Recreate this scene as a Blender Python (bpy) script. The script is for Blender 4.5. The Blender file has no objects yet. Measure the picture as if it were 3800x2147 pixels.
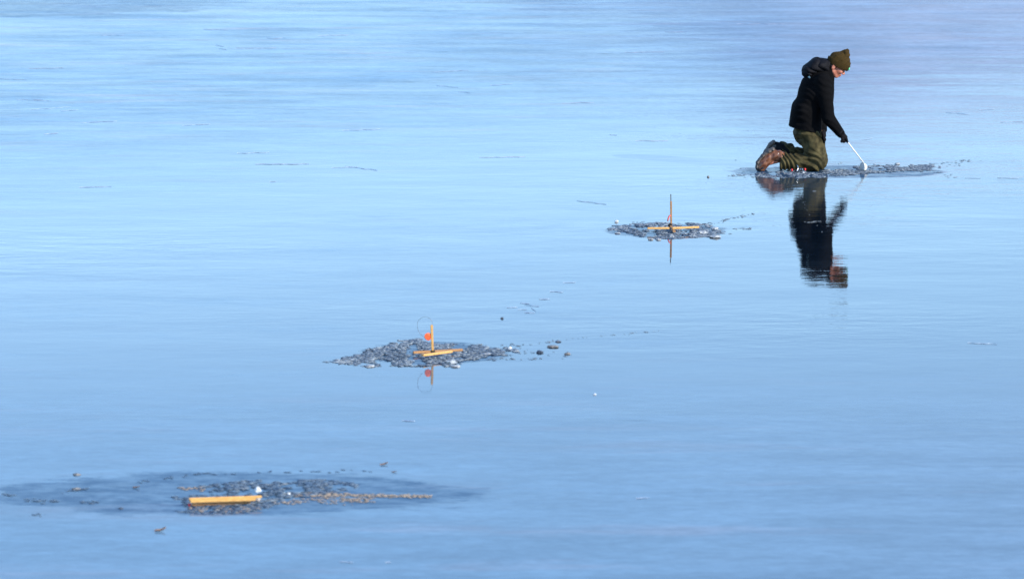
import bpy, bmesh, math, random
import numpy as np
from mathutils import Vector, Matrix
random.seed(7); rng = np.random.default_rng(7)
C = bpy.context.scene.collection
S = bpy.context.scene
R = math.radians

# ------------------------------------------------------------------ camera, sky, sun
CAM_H = 5.3; FPX = 17400.0; PW, PH = 3800.0, 2147.0
PITCH = math.atan((PH/2 + 1304)/FPX)
cam = bpy.data.cameras.new('camera'); camo = bpy.data.objects.new('camera', cam); C.objects.link(camo)
camo.location = (0, 0, CAM_H); camo.rotation_euler = (math.pi/2 - PITCH, 0, 0)
cam.sensor_width = 36; cam.lens = FPX/PW*36; cam.clip_start = .5; cam.clip_end = 6000
cam.dof.use_dof = True; cam.dof.focus_distance = 47.5; cam.dof.aperture_fstop = 4.6
S.camera = camo
SUN = Vector((.78, -.53, .44)).normalized()
w = bpy.data.worlds.new('World'); S.world = w; w.use_nodes = True
nt = w.node_tree; bg = nt.nodes['Background']
sky = nt.nodes.new('ShaderNodeTexSky'); sky.sky_type = 'NISHITA'; sky.sun_disc = False
sky.sun_elevation = math.asin(SUN.z); sky.sun_rotation = math.atan2(SUN.x, SUN.y)
sky.air_density = .85; sky.dust_density = 0; sky.ozone_density = 3.6
nt.links.new(sky.outputs[0], bg.inputs[0]); bg.inputs[1].default_value = .15
sl = bpy.data.lights.new('sun', 'SUN'); sl.energy = 2.6; sl.angle = R(.5); sl.color = (1, .93, .82)
so = bpy.data.objects.new('sun', sl); C.objects.link(so)
so.rotation_euler = SUN.to_track_quat('Z', 'Y').to_euler()
S.view_settings.view_transform = 'Standard'; S.view_settings.look = 'None'
S.view_settings.gamma = 1; S.view_settings.use_curve_mapping = False
S.view_settings.exposure = 1.15
S.cycles.max_bounces = 6

# ------------------------------------------------------------------ helpers
def G(px, py, z=0.0):
    """point of the plane at height z seen at photo pixel px,py"""
    dx = (px - PW/2)/FPX; dy = (PH/2 - py)/FPX
    d = Vector((dx, math.cos(PITCH) + dy*math.sin(PITCH), -math.sin(PITCH) + dy*math.cos(PITCH)))
    t = (z - CAM_H)/d.z
    return Vector((d.x*t, d.y*t, z))
def scale_at(py): return (py + 1304)/CAM_H

def tag(o, label=None, cat=None, group=None, kind=None):
    if label: o['label'] = label
    if cat: o['category'] = cat
    if group: o['group'] = group
    if kind: o['kind'] = kind
    return o
def empty(name, loc, label=None, cat=None, group=None):
    o = bpy.data.objects.new(name, None); C.objects.link(o); o.location = loc
    o.empty_display_size = .1
    return tag(o, label, cat, group)
def link(name, me, mat, parent=None, smooth=True):
    o = bpy.data.objects.new(name, me); C.objects.link(o)
    if mat: me.materials.append(mat)
    if parent: o.parent = parent
    if smooth: me.polygons.foreach_set('use_smooth', [True]*len(me.polygons))
    return o
def bm_obj(name, bm, mat, parent=None, smooth=False):
    me = bpy.data.meshes.new(name); bm.normal_update(); bm.to_mesh(me); bm.free()
    return link(name, me, mat, parent, smooth)

def nodes(name):
    m = bpy.data.materials.new(name); m.use_nodes = True
    return m, m.node_tree.nodes, m.node_tree.links, m.node_tree.nodes['Principled BSDF']
def setin(b, **k):
    for a, v in k.items():
        s = b.inputs[a.replace('_', ' ')]
        s.default_value = (*v, 1) if isinstance(v, tuple) and len(v) == 3 else v
def mottled(name, c1, c2, scale=30, rough=.7, bump=.3, dist=.003, stretch=(1, 1, 1), spec=.5, detail=5, metallic=0, lo=.35, hi=.65):
    m, n, l, b = nodes(name)
    tc = n.new('ShaderNodeTexCoord'); mp = n.new('ShaderNodeMapping'); mp.inputs['Scale'].default_value = stretch
    no = n.new('ShaderNodeTexNoise'); no.inputs['Scale'].default_value = scale; no.inputs['Detail'].default_value = detail
    rp = n.new('ShaderNodeValToRGB'); rp.color_ramp.elements[0].color = (*c1, 1); rp.color_ramp.elements[1].color = (*c2, 1)
    rp.color_ramp.elements[0].position = lo; rp.color_ramp.elements[1].position = hi
    l.new(tc.outputs['Object'], mp.inputs[0]); l.new(mp.outputs[0], no.inputs['Vector'])
    l.new(no.outputs[0], rp.inputs[0]); l.new(rp.outputs[0], b.inputs['Base Color'])
    bp = n.new('ShaderNodeBump'); bp.inputs['Strength'].default_value = bump; bp.inputs['Distance'].default_value = dist
    l.new(no.outputs[0], bp.inputs['Height']); l.new(bp.outputs[0], b.inputs['Normal'])
    setin(b, Roughness=rough, Specular_IOR_Level=spec, Metallic=metallic)
    return m

# ------------------------------------------------------------------ materials
def ice_material():
    m, n, l, b = nodes('lake_ice')
    geo = n.new('ShaderNodeNewGeometry')
    def noise(sx, sy, scale, detail=4, rough=.55, off=0):
        mp = n.new('ShaderNodeMapping'); mp.inputs['Scale'].default_value = (sx, sy, 1); mp.inputs['Location'].default_value = (off, off*.7, 0)
        no = n.new('ShaderNodeTexNoise'); no.inputs['Scale'].default_value = scale; no.inputs['Detail'].default_value = detail
        no.inputs['Roughness'].default_value = rough
        l.new(geo.outputs['Position'], mp.inputs[0]); l.new(mp.outputs[0], no.inputs['Vector'])
        return no.outputs[0]
    def ramp(src, lo, hi, a=0., z=1.):
        r = n.new('ShaderNodeMapRange'); r.interpolation_type = 'SMOOTHSTEP'
        r.inputs['From Min'].default_value = lo; r.inputs['From Max'].default_value = hi
        r.inputs['To Min'].default_value = a; r.inputs['To Max'].default_value = z
        l.new(src, r.inputs[0]); return r.outputs[0]
    def math_(op, a, c, clamp=False):
        r = n.new('ShaderNodeMath'); r.operation = op; r.use_clamp = clamp
        for i, v in enumerate((a, c)):
            if isinstance(v, (int, float)): r.inputs[i].default_value = v
            else: l.new(v, r.inputs[i])
        return r.outputs[0]
    sep = n.new('ShaderNodeSeparateXYZ'); l.new(geo.outputs['Position'], sep.inputs[0])
    # frost film: grows towards the far right of the bay, streaked along x
    fr = ramp(noise(.5, 1, .8, 7, .64), .38, .68)
    big = ramp(noise(.5, .35, .12, 3, .5, 31), .35, .7)
    along = math_('ADD', math_('MULTIPLY', sep.outputs[1], .035), math_('MULTIPLY', sep.outputs[0], .10))
    far = ramp(along, 1.6, 3.1)
    frost = math_('MULTIPLY', math_('ADD', math_('MULTIPLY', fr, .35), math_('MULTIPLY', big, .25)), math_('ADD', math_('MULTIPLY', far, .45), .12), True)
    streak = ramp(noise(.4, 1.1, 1.8, 7, .65, 11), .56, .72)
    frost = math_('ADD', frost, math_('MULTIPLY', streak, math_('ADD', math_('MULTIPLY', far, .12), .03)), True)
    fine = noise(1, 1, 22, 3, .6, 5)
    # dark wet refrozen areas, stains with a shape of their own
    wets = []
    for (px0, px1, py0, py1, k) in WET:
        c = G((px0+px1)/2, (py0+py1)/2); rx = abs(G(px1, (py0+py1)/2).x - G(px0, (py0+py1)/2).x)/2
        ry = abs(G((px0+px1)/2, py0).y - G((px0+px1)/2, py1).y)/2
        dx = math_('DIVIDE', math_('SUBTRACT', sep.outputs[0], c.x), rx)
        dy = math_('DIVIDE', math_('SUBTRACT', sep.outputs[1], c.y), ry)
        d = math_('ADD', math_('MULTIPLY', dx, dx), math_('MULTIPLY', dy, dy))
        d = math_('ADD', d, math_('MULTIPLY', math_('SUBTRACT', noise(.5, 1, 2.6, 8, .72, px0*.01), .5), 2.2))
        wets.append(math_('MULTIPLY', ramp(d, .80, 1.08, 1, 0), k))
    wet = wets[0]
    for x in wets[1:]: wet = math_('MAXIMUM', wet, x)
    # thin dark scratches and hairline cracks in the film
    cr = ramp(noise(.20, 2.2, 1.7, 7, .62, 77), .665, .73)
    crm = ramp(noise(.3, .5, .35, 3, .5, 51), .47, .62)
    cr = math_('MULTIPLY', cr, crm)
    b.inputs['Base Color'].default_value = (.003, .007, .013, 1)
    l.new(math_('ADD', math_('MULTIPLY', frost, .05), .010), b.inputs['Roughness'])
    setin(b, IOR=1.34)
    # share of the surface covered by matt frost (far part, spread to dim the sky glare) or rough wet slush film
    reach = ramp(math_('SUBTRACT', sep.outputs[1], math_('MULTIPLY', sep.outputs[0], .8)), 41, 60)
    tex = math_('ADD', math_('MULTIPLY', ramp(noise(.36, 1.2, 1.1, 8, .66, 23), .30, .72), .62), math_('MULTIPLY', fr, .38))
    cov_f = math_('MULTIPLY', reach, math_('ADD', math_('MULTIPLY', tex, .40), .55))
    near = ramp(sep.outputs[1], 27.5, 38, 1, 0)
    blot = math_('ADD', math_('MULTIPLY', ramp(noise(.35, 1, 1.3, 5, .6, 61), .3, .7), .6), math_('MULTIPLY', ramp(noise(.6, 1, 7, 4, .6, 67), .3, .7), .4))
    cov_f = math_('MAXIMUM', cov_f, math_('MULTIPLY', near, math_('ADD', math_('MULTIPLY', blot, .24), .34)))
    cov_f = math_('ADD', cov_f, math_('MULTIPLY', streak, .030))
    off = ramp(math_('ABSOLUTE', math_('SUBTRACT', sep.outputs[0], 3.0), 0), .75, 2.2, .05, 1.)     # film thinned round the kneeler so the mirrored figure stays dark
    film = math_('ADD', math_('MULTIPLY', ramp(noise(.5, 1.1, 1.2, 8, .70, 211), .44, .66), .20), math_('MULTIPLY', ramp(noise(.6, 1.1, 5.5, 6, .7, 233), .46, .64), .09))
    cov_f = math_('MAXIMUM', cov_f, math_('MULTIPLY', film, off))
    blue = math_('MAXIMUM', math_('MULTIPLY', wet, math_('ADD', math_('MULTIPLY', ramp(noise(.6, 1, 7, 8, .75, 91), .38, .62), .75), .40)), math_('MULTIPLY', cr, .35))
    fc = n.new('ShaderNodeBsdfDiffuse')
    fm = n.new('ShaderNodeMix'); fm.data_type = 'RGBA'; fm.inputs[6].default_value = (*FROST, 1); fm.inputs[7].default_value = (.38, .41, .49, 1)
    pk = math_('MAXIMUM', ramp(noise(.30, 1.1, 1.3, 8, .66, 41), .50, .72, 0, .6), math_('MULTIPLY', ramp(sep.outputs[0], -2, 9), .5))
    l.new(pk, fm.inputs[0])
    # thinner and thicker film: patchy, drawn out along the wind, with small dark hairlines
    v1 = ramp(noise(.42, 1.1, 1.5, 8, .66, 141), .36, .64, .84, 1.10)
    v2 = ramp(noise(.7, 1.0, 10, 5, .7, 157), .36, .64, .90, 1.08)
    v3 = ramp(noise(.34, 1.2, 2.0, 8, .68, 173), .63, .71, 1., .55)
    vv = math_('MULTIPLY', math_('MULTIPLY', v1, v2), v3)
    vm = n.new('ShaderNodeVectorMath'); vm.operation = 'SCALE'; l.new(fm.outputs[2], vm.inputs[0]); l.new(vv, vm.inputs['Scale'])
    l.new(vm.outputs[0], fc.inputs[0])
    wc = n.new('ShaderNodeBsdfDiffuse'); wc.inputs[0].default_value = (.030, .085, .17, 1)
    m1 = n.new('ShaderNodeMixShader'); l.new(cov_f, m1.inputs[0]); l.new(b.outputs[0], m1.inputs[1]); l.new(fc.outputs[0], m1.inputs[2])
    m2 = n.new('ShaderNodeMixShader'); l.new(blue, m2.inputs[0]); l.new(m1.outputs[0], m2.inputs[1]); l.new(wc.outputs[0], m2.inputs[2])
    l.new(m2.outputs[0], n['Material Output'].inputs['Surface'])
    # gentle undulation of the frozen surface
    calm = ramp(noise(.35, .6, .33, 3, .5, 63), .38, .64, .10, 1.)
    h = math_('ADD', math_('MULTIPLY', noise(.50, 1, .8, 4, .5, 3), .013), math_('MULTIPLY', math_('MULTIPLY', noise(.50, 1, 4.2, 5, .6, 9), calm), .0095))
    h = math_('ADD', h, math_('MULTIPLY', noise(.5, 1, 11, 3, .5, 19), .0013))
    h = math_('MULTIPLY', h, ramp(sep.outputs[1], 31, 40, .45, 1.))
    h = math_('ADD', h, math_('MULTIPLY', wet, -.0015))
    h = math_('ADD', h, math_('MULTIPLY', fine, .00012))
    bp = n.new('ShaderNodeBump'); bp.inputs['Strength'].default_value = 1; bp.inputs['Distance'].default_value = BUMP
    l.new(h, bp.inputs['Height']); l.new(bp.outputs[0], b.inputs['Normal'])
    return m
FROST = (.235, .41, .555)
BUMP = .36
WET = [(-80, 1800, 1750, 1912, .52), (520, 1420, 1768, 1893, .40), (1330, 1880, 1268, 1354, .62), (2250, 2690, 829, 883, .62),
       (2740, 3500, 614, 660, .62), (-900, 900, -60, 62, .30)]

def chip_material(name, dark, light, gloss=.35):
    m, n, l, b = nodes(name)
    at = n.new('ShaderNodeAttribute'); at.attribute_name = 'tint'
    rp = n.new('ShaderNodeValToRGB'); e = rp.color_ramp.elements
    e[0].position = 0; e[0].color = (*dark, 1); e[1].position = 1; e[1].color = (*light, 1)
    mid = rp.color_ramp.elements.new(.5); mid.color = (*[d*.6+x*.4 for d, x in zip(dark, light)], 1)
    l.new(at.outputs['Fac'], rp.inputs[0]); l.new(rp.outputs[0], b.inputs['Base Color'])
    geo = n.new('ShaderNodeNewGeometry'); no = n.new('ShaderNodeTexNoise'); no.inputs['Scale'].default_value = 90
    l.new(geo.outputs['Position'], no.inputs['Vector'])
    bp = n.new('ShaderNodeBump'); bp.inputs['Strength'].default_value = .5; bp.inputs['Distance'].default_value = .004
    l.new(no.outputs[0], bp.inputs['Height']); l.new(bp.outputs[0], b.inputs['Normal'])
    setin(b, Roughness=gloss, IOR=1.31)
    return m

M = {}
M['ice'] = ice_material()
M['slush'] = chip_material('wet_ice_chips', (.070, .100, .145), (.36, .40, .42))
M['slush_low'] = chip_material('half_melted_ice_chips', (.040, .080, .140), (.20, .23, .25))
M['tan_slush'] = chip_material('thin_tan_slush', (.34, .25, .18), (.52, .40, .29), .6)
M['white_ice'] = mottled('white_broken_ice', (.55, .57, .58), (.80, .80, .79), 60, .35, .6, .01)
M['pale_ice'] = mottled('pale_wet_ice', (.28, .30, .31), (.50, .51, .50), 60, .35, .6, .01)
M['grey_ice'] = mottled('grey_broken_ice', (.20, .22, .24), (.48, .48, .46), 45, .4, .6, .01)
M['dark_ice'] = mottled('dark_clear_ice', (.03, .045, .07), (.10, .11, .13), 45, .3, .6, .01)
M['tan_ice'] = mottled('dirty_tan_ice', (.12, .11, .10), (.30, .28, .25), 45, .6, .6, .01)
M['leaf'] = mottled('dead_leaf', (.30, .17, .11), (.55, .38, .28), 40, .7, .5, .004)
M['wood'] = mottled('varnished_pine', (.60, .30, .075), (.78, .46, .145), 14, .45, .25, .002, (1, 12, 12))
M['dark_wood'] = mottled('brown_pine', (.30, .14, .05), (.46, .24, .09), 14, .6, .25, .002, (1, 1, 9))  # browner pine, shared by several bars and uprights
M['steel'] = mottled('dull_spring_steel', (.10, .09, .09), (.20, .18, .17), 60, .4, .1, .001, metallic=.6)
M['black_plastic'] = mottled('black_plastic', (.012, .012, .014), (.03, .03, .03), 60, .4, .1, .001)
M['orange_flag'] = mottled('fluorescent_orange_cloth', (1., .12, .035), (1., .17, .05), 80, .7, .15, .001)
M['pink_flag'] = mottled('faded_red_cloth', (.85, .09, .09), (.95, .16, .14), 80, .7, .15, .001)
M['red_plastic'] = mottled('red_plastic', (.62, .02, .02), (.75, .04, .04), 50, .35, .1, .001)
M['chrome'] = mottled('polished_metal', (.55, .56, .58), (.75, .76, .78), 50, .18, .1, .001, metallic=1)
M['jacket'] = mottled('black_shell_fabric', (.002, .002, .0026), (.0075, .0075, .0082), 320, .85, .3, .002, spec=.04)
M['lining_and_boot_shade'] = mottled('dark_grey_lining_and_boot_shade', (.003, .003, .005), (.009, .009, .012), 120, .75, .3, .002, spec=.15)
M['trousers'] = mottled('olive_canvas', (.024, .020, .007), (.088, .071, .029), 15, .8, .35, .003, detail=8, spec=.2)
M['boot'] = mottled('brown_leather', (.07, .024, .012), (.25, .105, .055), 26, .30, .6, .006, detail=6)
M['boot_toe'] = mottled('black_rubber', (.02, .018, .018), (.05, .045, .045), 40, .5, .3, .002)
M['boot_grey'] = mottled('grey_boot_fabric', (.05, .045, .042), (.13, .12, .11), 45, .7, .4, .003)
M['sole'] = mottled('grey_rubber_sole', (.06, .05, .045), (.15, .12, .10), 70, .7, .7, .006)
M['skin'] = mottled('ruddy_skin', (.38, .125, .075), (.52, .20, .13), 45, .5, .25, .002)
M['lips'] = mottled('lips', (.40, .12, .09), (.48, .16, .12), 60, .45, .1, .001)
M['hair'] = mottled('grey_brown_hair', (.05, .04, .03), (.16, .13, .11), 160, .7, .8, .003)
M['eye_white'] = mottled('eye', (.20, .13, .10), (.26, .17, .14), 60, .3, .05, .001)
M['glove'] = mottled('black_knit_glove', (.004, .004, .005), (.012, .010, .012), 200, .85, .4, .002, spec=.12)
M['green_tag'] = mottled('green_label', (.10, .62, .25), (.18, .75, .36), 90, .6, .1, .001)
M['logo'] = mottled('pale_blue_print', (.16, .38, .52), (.35, .55, .62), 150, .6, .1, .001)
M['white_paint'] = mottled('white_enamel', (.80, .79, .76), (.88, .87, .85), 40, .35, .1, .001)
M['bowl'] = mottled('worn_grey_ladle_back', (.50, .52, .50), (.72, .73, .70), 60, .45, .3, .002)

def knit_material():
    m, n, l, b = nodes('olive_brown_ribbed_knit')
    tc = n.new('ShaderNodeTexCoord')
    wv = n.new('ShaderNodeTexWave'); wv.wave_type = 'BANDS'; wv.bands_direction = 'Z'
    mp = n.new('ShaderNodeMapping'); mp.inputs['Rotation'].default_value = (0, R(-24), 0)
    wv.inputs['Scale'].default_value = 34; wv.inputs['Distortion'].default_value = 3.0; wv.inputs['Detail'].default_value = 2; wv.inputs['Detail Scale'].default_value = 3
    no = n.new('ShaderNodeTexNoise'); no.inputs['Scale'].default_value = 60
    l.new(tc.outputs['Object'], mp.inputs[0]); l.new(mp.outputs[0], wv.inputs['Vector']); l.new(tc.outputs['Object'], no.inputs['Vector'])
    mx = n.new('ShaderNodeMath'); mx.operation = 'MULTIPLY'; l.new(wv.outputs['Fac'], mx.inputs[0]); l.new(no.outputs[0], mx.inputs[1])
    rp = n.new('ShaderNodeValToRGB'); rp.color_ramp.elements[0].color = (.036, .023, .007, 1); rp.color_ramp.elements[1].color = (.105, .064, .021, 1)
    l.new(mx.outputs[0], rp.inputs[0]); l.new(rp.outputs[0], b.inputs['Base Color'])
    bp = n.new('ShaderNodeBump'); bp.inputs['Strength'].default_value = .7; bp.inputs['Distance'].default_value = .006
    l.new(wv.outputs['Fac'], bp.inputs['Height']); l.new(bp.outputs[0], b.inputs['Normal'])
    setin(b, Roughness=.95, Specular_IOR_Level=.1)
    return m
M['knit'] = knit_material()

# ------------------------------------------------------------------ the frozen lake
me = bpy.data.meshes.new('ice_sheet'); W_ = 2500
me.from_pydata([(-W_, -200, 0), (W_, -200, 0), (W_, 4800, 0), (-W_, 4800, 0)], [], [(0, 1, 2, 3)])
tag(link('ice', me, M['ice'], smooth=False), kind='structure')

# unseen hillside added across the lake to tint and dim the far ice's reflection
bmh = bmesh.new(); rows_ = []
NX = 220
for j, (yy, k) in enumerate(((1350, 0.), (1400, .30), (1460, .62), (1540, .88), (1640, 1.), (1900, .9))):
    row = []
    for i in range(NX):
        x = -2600 + 5200*i/(NX-1); az = x/1600
        e = .079 + .020*math.tanh((az - .035)*22) + .006*math.sin(az*31+.6) + .004*math.sin(az*83+2) + .003*math.sin(az*190) + .03*min(1, abs(az)**2)
        row.append(bmh.verts.new((x, yy, -2 + k*(e*1600*1.0 + 3*math.sin(x*.11+j)))))
    rows_.append(row)
for a, b_ in zip(rows_, rows_[1:]):
    for i in range(NX-1): bmh.faces.new((a[i], a[i+1], b_[i+1], b_[i]))
M['unseen_hills'] = mottled('haze_tinted_hills', (.40, .43, .54), (.58, .58, .67), .05, .95, .0, .1, (1, 1, 3), spec=0, detail=6)  # distance haze painted into the base colour
tag(bm_obj('unseen_hills', bmh, M['unseen_hills'], None, True), kind='structure')

# ------------------------------------------------------------------ signed distance modelling
class Field:
    def __init__(s, lo, hi, h):
        s.lo = np.array(lo, dtype=np.float32); s.h = h
        s.n = np.ceil((np.array(hi) - s.lo)/h).astype(int) + 1
        s.F = np.full(s.n, 1., np.float32)
        s.ax = [s.lo[i] + h*np.arange(s.n[i], dtype=np.float32) for i in range(3)]
    def sub(s, lo, hi):
        a = np.clip(np.floor((np.array(lo) - s.lo)/s.h).astype(int), 0, s.n); b_ = np.clip(np.ceil((np.array(hi) - s.lo)/s.h).astype(int)+1, 0, s.n)
        sl_ = tuple(slice(a[i], b_[i]) for i in range(3))
        X = s.ax[0][sl_[0]][:, None, None]; Y = s.ax[1][sl_[1]][None, :, None]; Z = s.ax[2][sl_[2]][None, None, :]
        return sl_, X, Y, Z
    def put(s, sl_, d, k, op='add'):
        A = s.F[sl_]
        if A.size == 0: return
        if op == 'add':
            h = np.maximum(k - np.abs(A - d), 0)/k; s.F[sl_] = np.minimum(A, d) - h*h*k*.25
        else:
            d = -d; h = np.maximum(k - np.abs(A - d), 0)/k; s.F[sl_] = np.maximum(A, d) + h*h*k*.25
    def cone(s, a, b_, ra, rb, sy=1., k=.02, op='add'):
        a = np.array(a, float); b_ = np.array(b_, float); r = max(ra, rb)*max(1, sy) + .07
        sl_, X, Y, Z = s.sub(np.minimum(a, b_) - r, np.maximum(a, b_) + r)
        ym = (a[1] + b_[1])/2
        ab = b_ - a; L2 = (ab**2).sum() + 1e-9
        t = np.clip(((X-a[0])*ab[0] + (Y-a[1])*ab[1] + (Z-a[2])*ab[2])/L2, 0, 1)
        dx = X - a[0] - t*ab[0]; dy = (Y - a[1] - t*ab[1])/sy; dz = Z - a[2] - t*ab[2]
        s.put(sl_, np.sqrt(dx*dx + dy*dy + dz*dz) - (ra + (rb-ra)*t), k, op)
    def ell(s, c, r, ang=0., k=.02, op='add'):
        R_ = max(r) + .07; c = np.array(c, float)
        sl_, X, Y, Z = s.sub(c - R_, c + R_)
        ca, sa = math.cos(ang), math.sin(ang)
        x = X - c[0]; y = Y - c[1]; z = Z - c[2]
        u = x*ca - z*sa; v = x*sa + z*ca
        k0 = np.sqrt((u/r[0])**2 + (y/r[1])**2 + (v/r[2])**2); k1 = np.sqrt((u/r[0]**2)**2 + (y/r[1]**2)**2 + (v/r[2]**2)**2) + 1e-6
        s.put(sl_, k0*(k0-1)/k1, k, op)
    def cut(s, p, nrm, k=.004):
        nrm = np.array(nrm, float); nrm /= np.linalg.norm(nrm)
        X = s.ax[0][:, None, None]; Y = s.ax[1][None, :, None]; Z = s.ax[2][None, None, :]
        d = (X-p[0])*nrm[0] + (Y-p[1])*nrm[1] + (Z-p[2])*nrm[2]
        s.F = np.maximum(s.F, d.astype(np.float32))
    def displace(s, f):
        near = np.abs(s.F) < .06
        idx = np.nonzero(near)
        s.F[near] += f(s.ax[0][idx[0]], s.ax[1][idx[1]], s.ax[2][idx[2]])
    def mesh(s, name):
        F = s.F; F = np.pad(F, 1, constant_values=1.); n = F.shape
        ins = F < 0
        cs = [ins[i:n[0]-1+i, j:n[1]-1+j, k:n[2]-1+k] for i in (0, 1) for j in (0, 1) for k in (0, 1)]
        tot = sum(c.astype(np.int8) for c in cs); act = (tot > 0) & (tot < 8)
        ci = np.argwhere(act); idx = np.full(act.shape, -1, np.int64); idx[act] = np.arange(len(ci))
        acc = np.zeros((len(ci), 3)); cnt = np.zeros(len(ci))
        i0, j0, k0 = ci.T
        for ax in range(3):
            for u in (0, 1):
                for v in (0, 1):
                    o = [0, 0, 0]; others = [a for a in range(3) if a != ax]; o[others[0]] = u; o[others[1]] = v
                    a = F[i0+o[0], j0+o[1], k0+o[2]]; q = list(o); q[ax] = 1
                    b_ = F[i0+q[0], j0+q[1], k0+q[2]]
                    m = (a < 0) != (b_ < 0); t = np.where(m, a/np.where(m, a-b_, 1), 0)
                    pt = np.tile(np.array(o, float), (len(ci), 1)); pt[:, ax] = t
                    acc += pt*m[:, None]; cnt += m
        V = (ci + acc/cnt[:, None] - 1)*s.h + s.lo
        faces = []
        for ax in range(3):
            o1, o2 = [a for a in range(3) if a != ax]
            sa = [slice(None)]*3; sb = [slice(None)]*3; sa[ax] = slice(0, n[ax]-1); sb[ax] = slice(1, n[ax])
            A = ins[tuple(sa)]; B = ins[tuple(sb)]; e = np.argwhere(A != B)
            e = e[(e[:, o1] > 0) & (e[:, o2] > 0) & (e[:, o1] < n[o1]-1) & (e[:, o2] < n[o2]-1)]
            flip = A[tuple(e.T)]
            def c(du, dv):
                q = e.copy(); q[:, o1] -= du; q[:, o2] -= dv; return idx[tuple(q.T)]
            Q = np.stack([c(1, 1), c(0, 1), c(0, 0), c(1, 0)], 1)
            if ax == 1: flip = ~flip
            Q[~flip] = Q[~flip][:, ::-1]
            faces.append(Q)
        Fq = np.concatenate(faces)
        Fq = Fq[(Fq >= 0).all(1)]
        me = bpy.data.meshes.new(name); me.vertices.add(len(V)); me.vertices.foreach_set('co', V.astype(np.float32).ravel())
        me.loops.add(len(Fq)*4); me.loops.foreach_set('vertex_index', Fq.astype(np.int32).ravel())
        me.polygons.add(len(Fq)); me.polygons.foreach_set('loop_start', (np.arange(len(Fq))*4).astype(np.int32))
        me.polygons.foreach_set('loop_total', np.full(len(Fq), 4, np.int32)); me.update(calc_edges=True)
        return me

# ------------------------------------------------------------------ mesh helpers
def tube(bm, pts, radii, seg=8, flat=1.):
    pts = [Vector(p) for p in pts]; rings = []
    if not isinstance(radii, (list, tuple)): radii = [radii]*len(pts)
    for i, p in enumerate(pts):
        d = (pts[min(i+1, len(pts)-1)] - pts[max(i-1, 0)]).normalized()
        s_ = d.cross(Vector((0, 1, .05))); s_ = s_.normalized() if s_.length > 1e-4 else Vector((1, 0, 0)); t_ = d.cross(s_)
        rings.append([bm.verts.new(p + radii[i]*(math.cos(a)*s_ + flat*math.sin(a)*t_)) for a in [2*math.pi*j/seg for j in range(seg)]])
    for a, b_ in zip(rings, rings[1:]):
        for j in range(seg): bm.faces.new((a[j], a[(j+1) % seg], b_[(j+1) % seg], b_[j]))
    bm.faces.new(rings[0][::-1]); bm.faces.new(rings[-1])
def bar_bm(p0, p1, wdt, hgt, bev=.003):
    bm = bmesh.new(); p0 = Vector(p0); p1 = Vector(p1); d = p1 - p0
    x = d.normalized(); up = Vector((0, 0, 1)) if abs(x.z) < .9 else Vector((0, 1, 0))
    y = up.cross(x).normalized(); z = x.cross(y)
    bmesh.ops.create_cube(bm, size=1); mat = Matrix((x, y, z)).transposed().to_4x4(); mat.translation = (p0+p1)/2
    for v in bm.verts: v.co = Vector((v.co.x*d.length, v.co.y*wdt, v.co.z*hgt))
    bmesh.ops.bevel(bm, geom=bm.edges[:], offset=bev, segments=2, affect='EDGES')
    bmesh.ops.transform(bm, matrix=mat, verts=bm.verts[:])
    return bm
def bar(name, p0, p1, wdt, hgt, mat, parent, bev=.003): return bm_obj(name, bar_bm(p0, p1, wdt, hgt, bev), mat, parent)
def wire(name, pts, r, mat, parent, seg=8, flat=1.):
    bm = bmesh.new(); tube(bm, pts, r, seg, flat); return bm_obj(name, bm, mat, parent, True)
def disc(name, c, nrm, r, t, mat, parent, seg=24, sx=1.):
    bm = bmesh.new(); bmesh.ops.create_cone(bm, cap_ends=True, segments=seg, radius1=r, radius2=r, depth=t)
    bmesh.ops.scale(bm, vec=(sx, 1, 1), verts=bm.verts[:])
    bmesh.ops.bevel(bm, geom=[e for e in bm.edges if len(e.link_faces) == 2 and any(len(f.verts) > 4 for f in e.link_faces)], offset=t*.25, segments=2, affect='EDGES')
    q = Vector(nrm).to_track_quat('Z', 'Y').to_matrix().to_4x4(); q.translation = c
    bmesh.ops.transform(bm, matrix=q, verts=bm.verts[:]); return bm_obj(name, bm, mat, parent)

# ------------------------------------------------------------------ the kneeling person
U_ = 965.
def P(u, v, y=0.): return np.array([(u-700)/U_, y, ((1322-v)/U_ - .1105*y)/.994])
foot0 = G(2750+700/2.645, 130+1322/2.645)
person = empty('person', foot0, 'person kneeling on ice in black hooded jacket, olive trousers and brown knit hat', 'person')
HC = P(942, 264); HF = np.array([.909, 0, -.416]); HU = np.array([.416, 0, .909]); HA = math.atan2(.416, .909)
def H(f, u, y=0.): return HC + HF*f + HU*u + np.array([0, y, 0])

def wob(x, y, z, s, ph=0.):
    return (np.sin(x*s+1.7*np.sin(y*s*.7+ph)+ph) + np.sin(z*s*1.13+1.3*np.sin(x*s*.83+ph*2)) + np.sin(y*s*.91+1.9*np.sin(z*s*.6+ph*.5)))/3
def arm_points():
    near = dict(sh=P(785, 455, -.19), el=P(838, 815, -.24), wr=P(965, 968, -.20))
    far = dict(sh=P(775, 450, .19), el=P(795, 790, .26), wr=P(806, 925, .09))
    return near, far
NA, FA = arm_points()
NK, FK = P(742, 1262, -.13), P(770, 1243, .12)           # knees
NH, FH = P(650, 925, -.09), P(716, 925, .09)             # hips
NAn, FAn = P(385, 1215, -.13), P(375, 1112, .11)         # ankles

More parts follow.
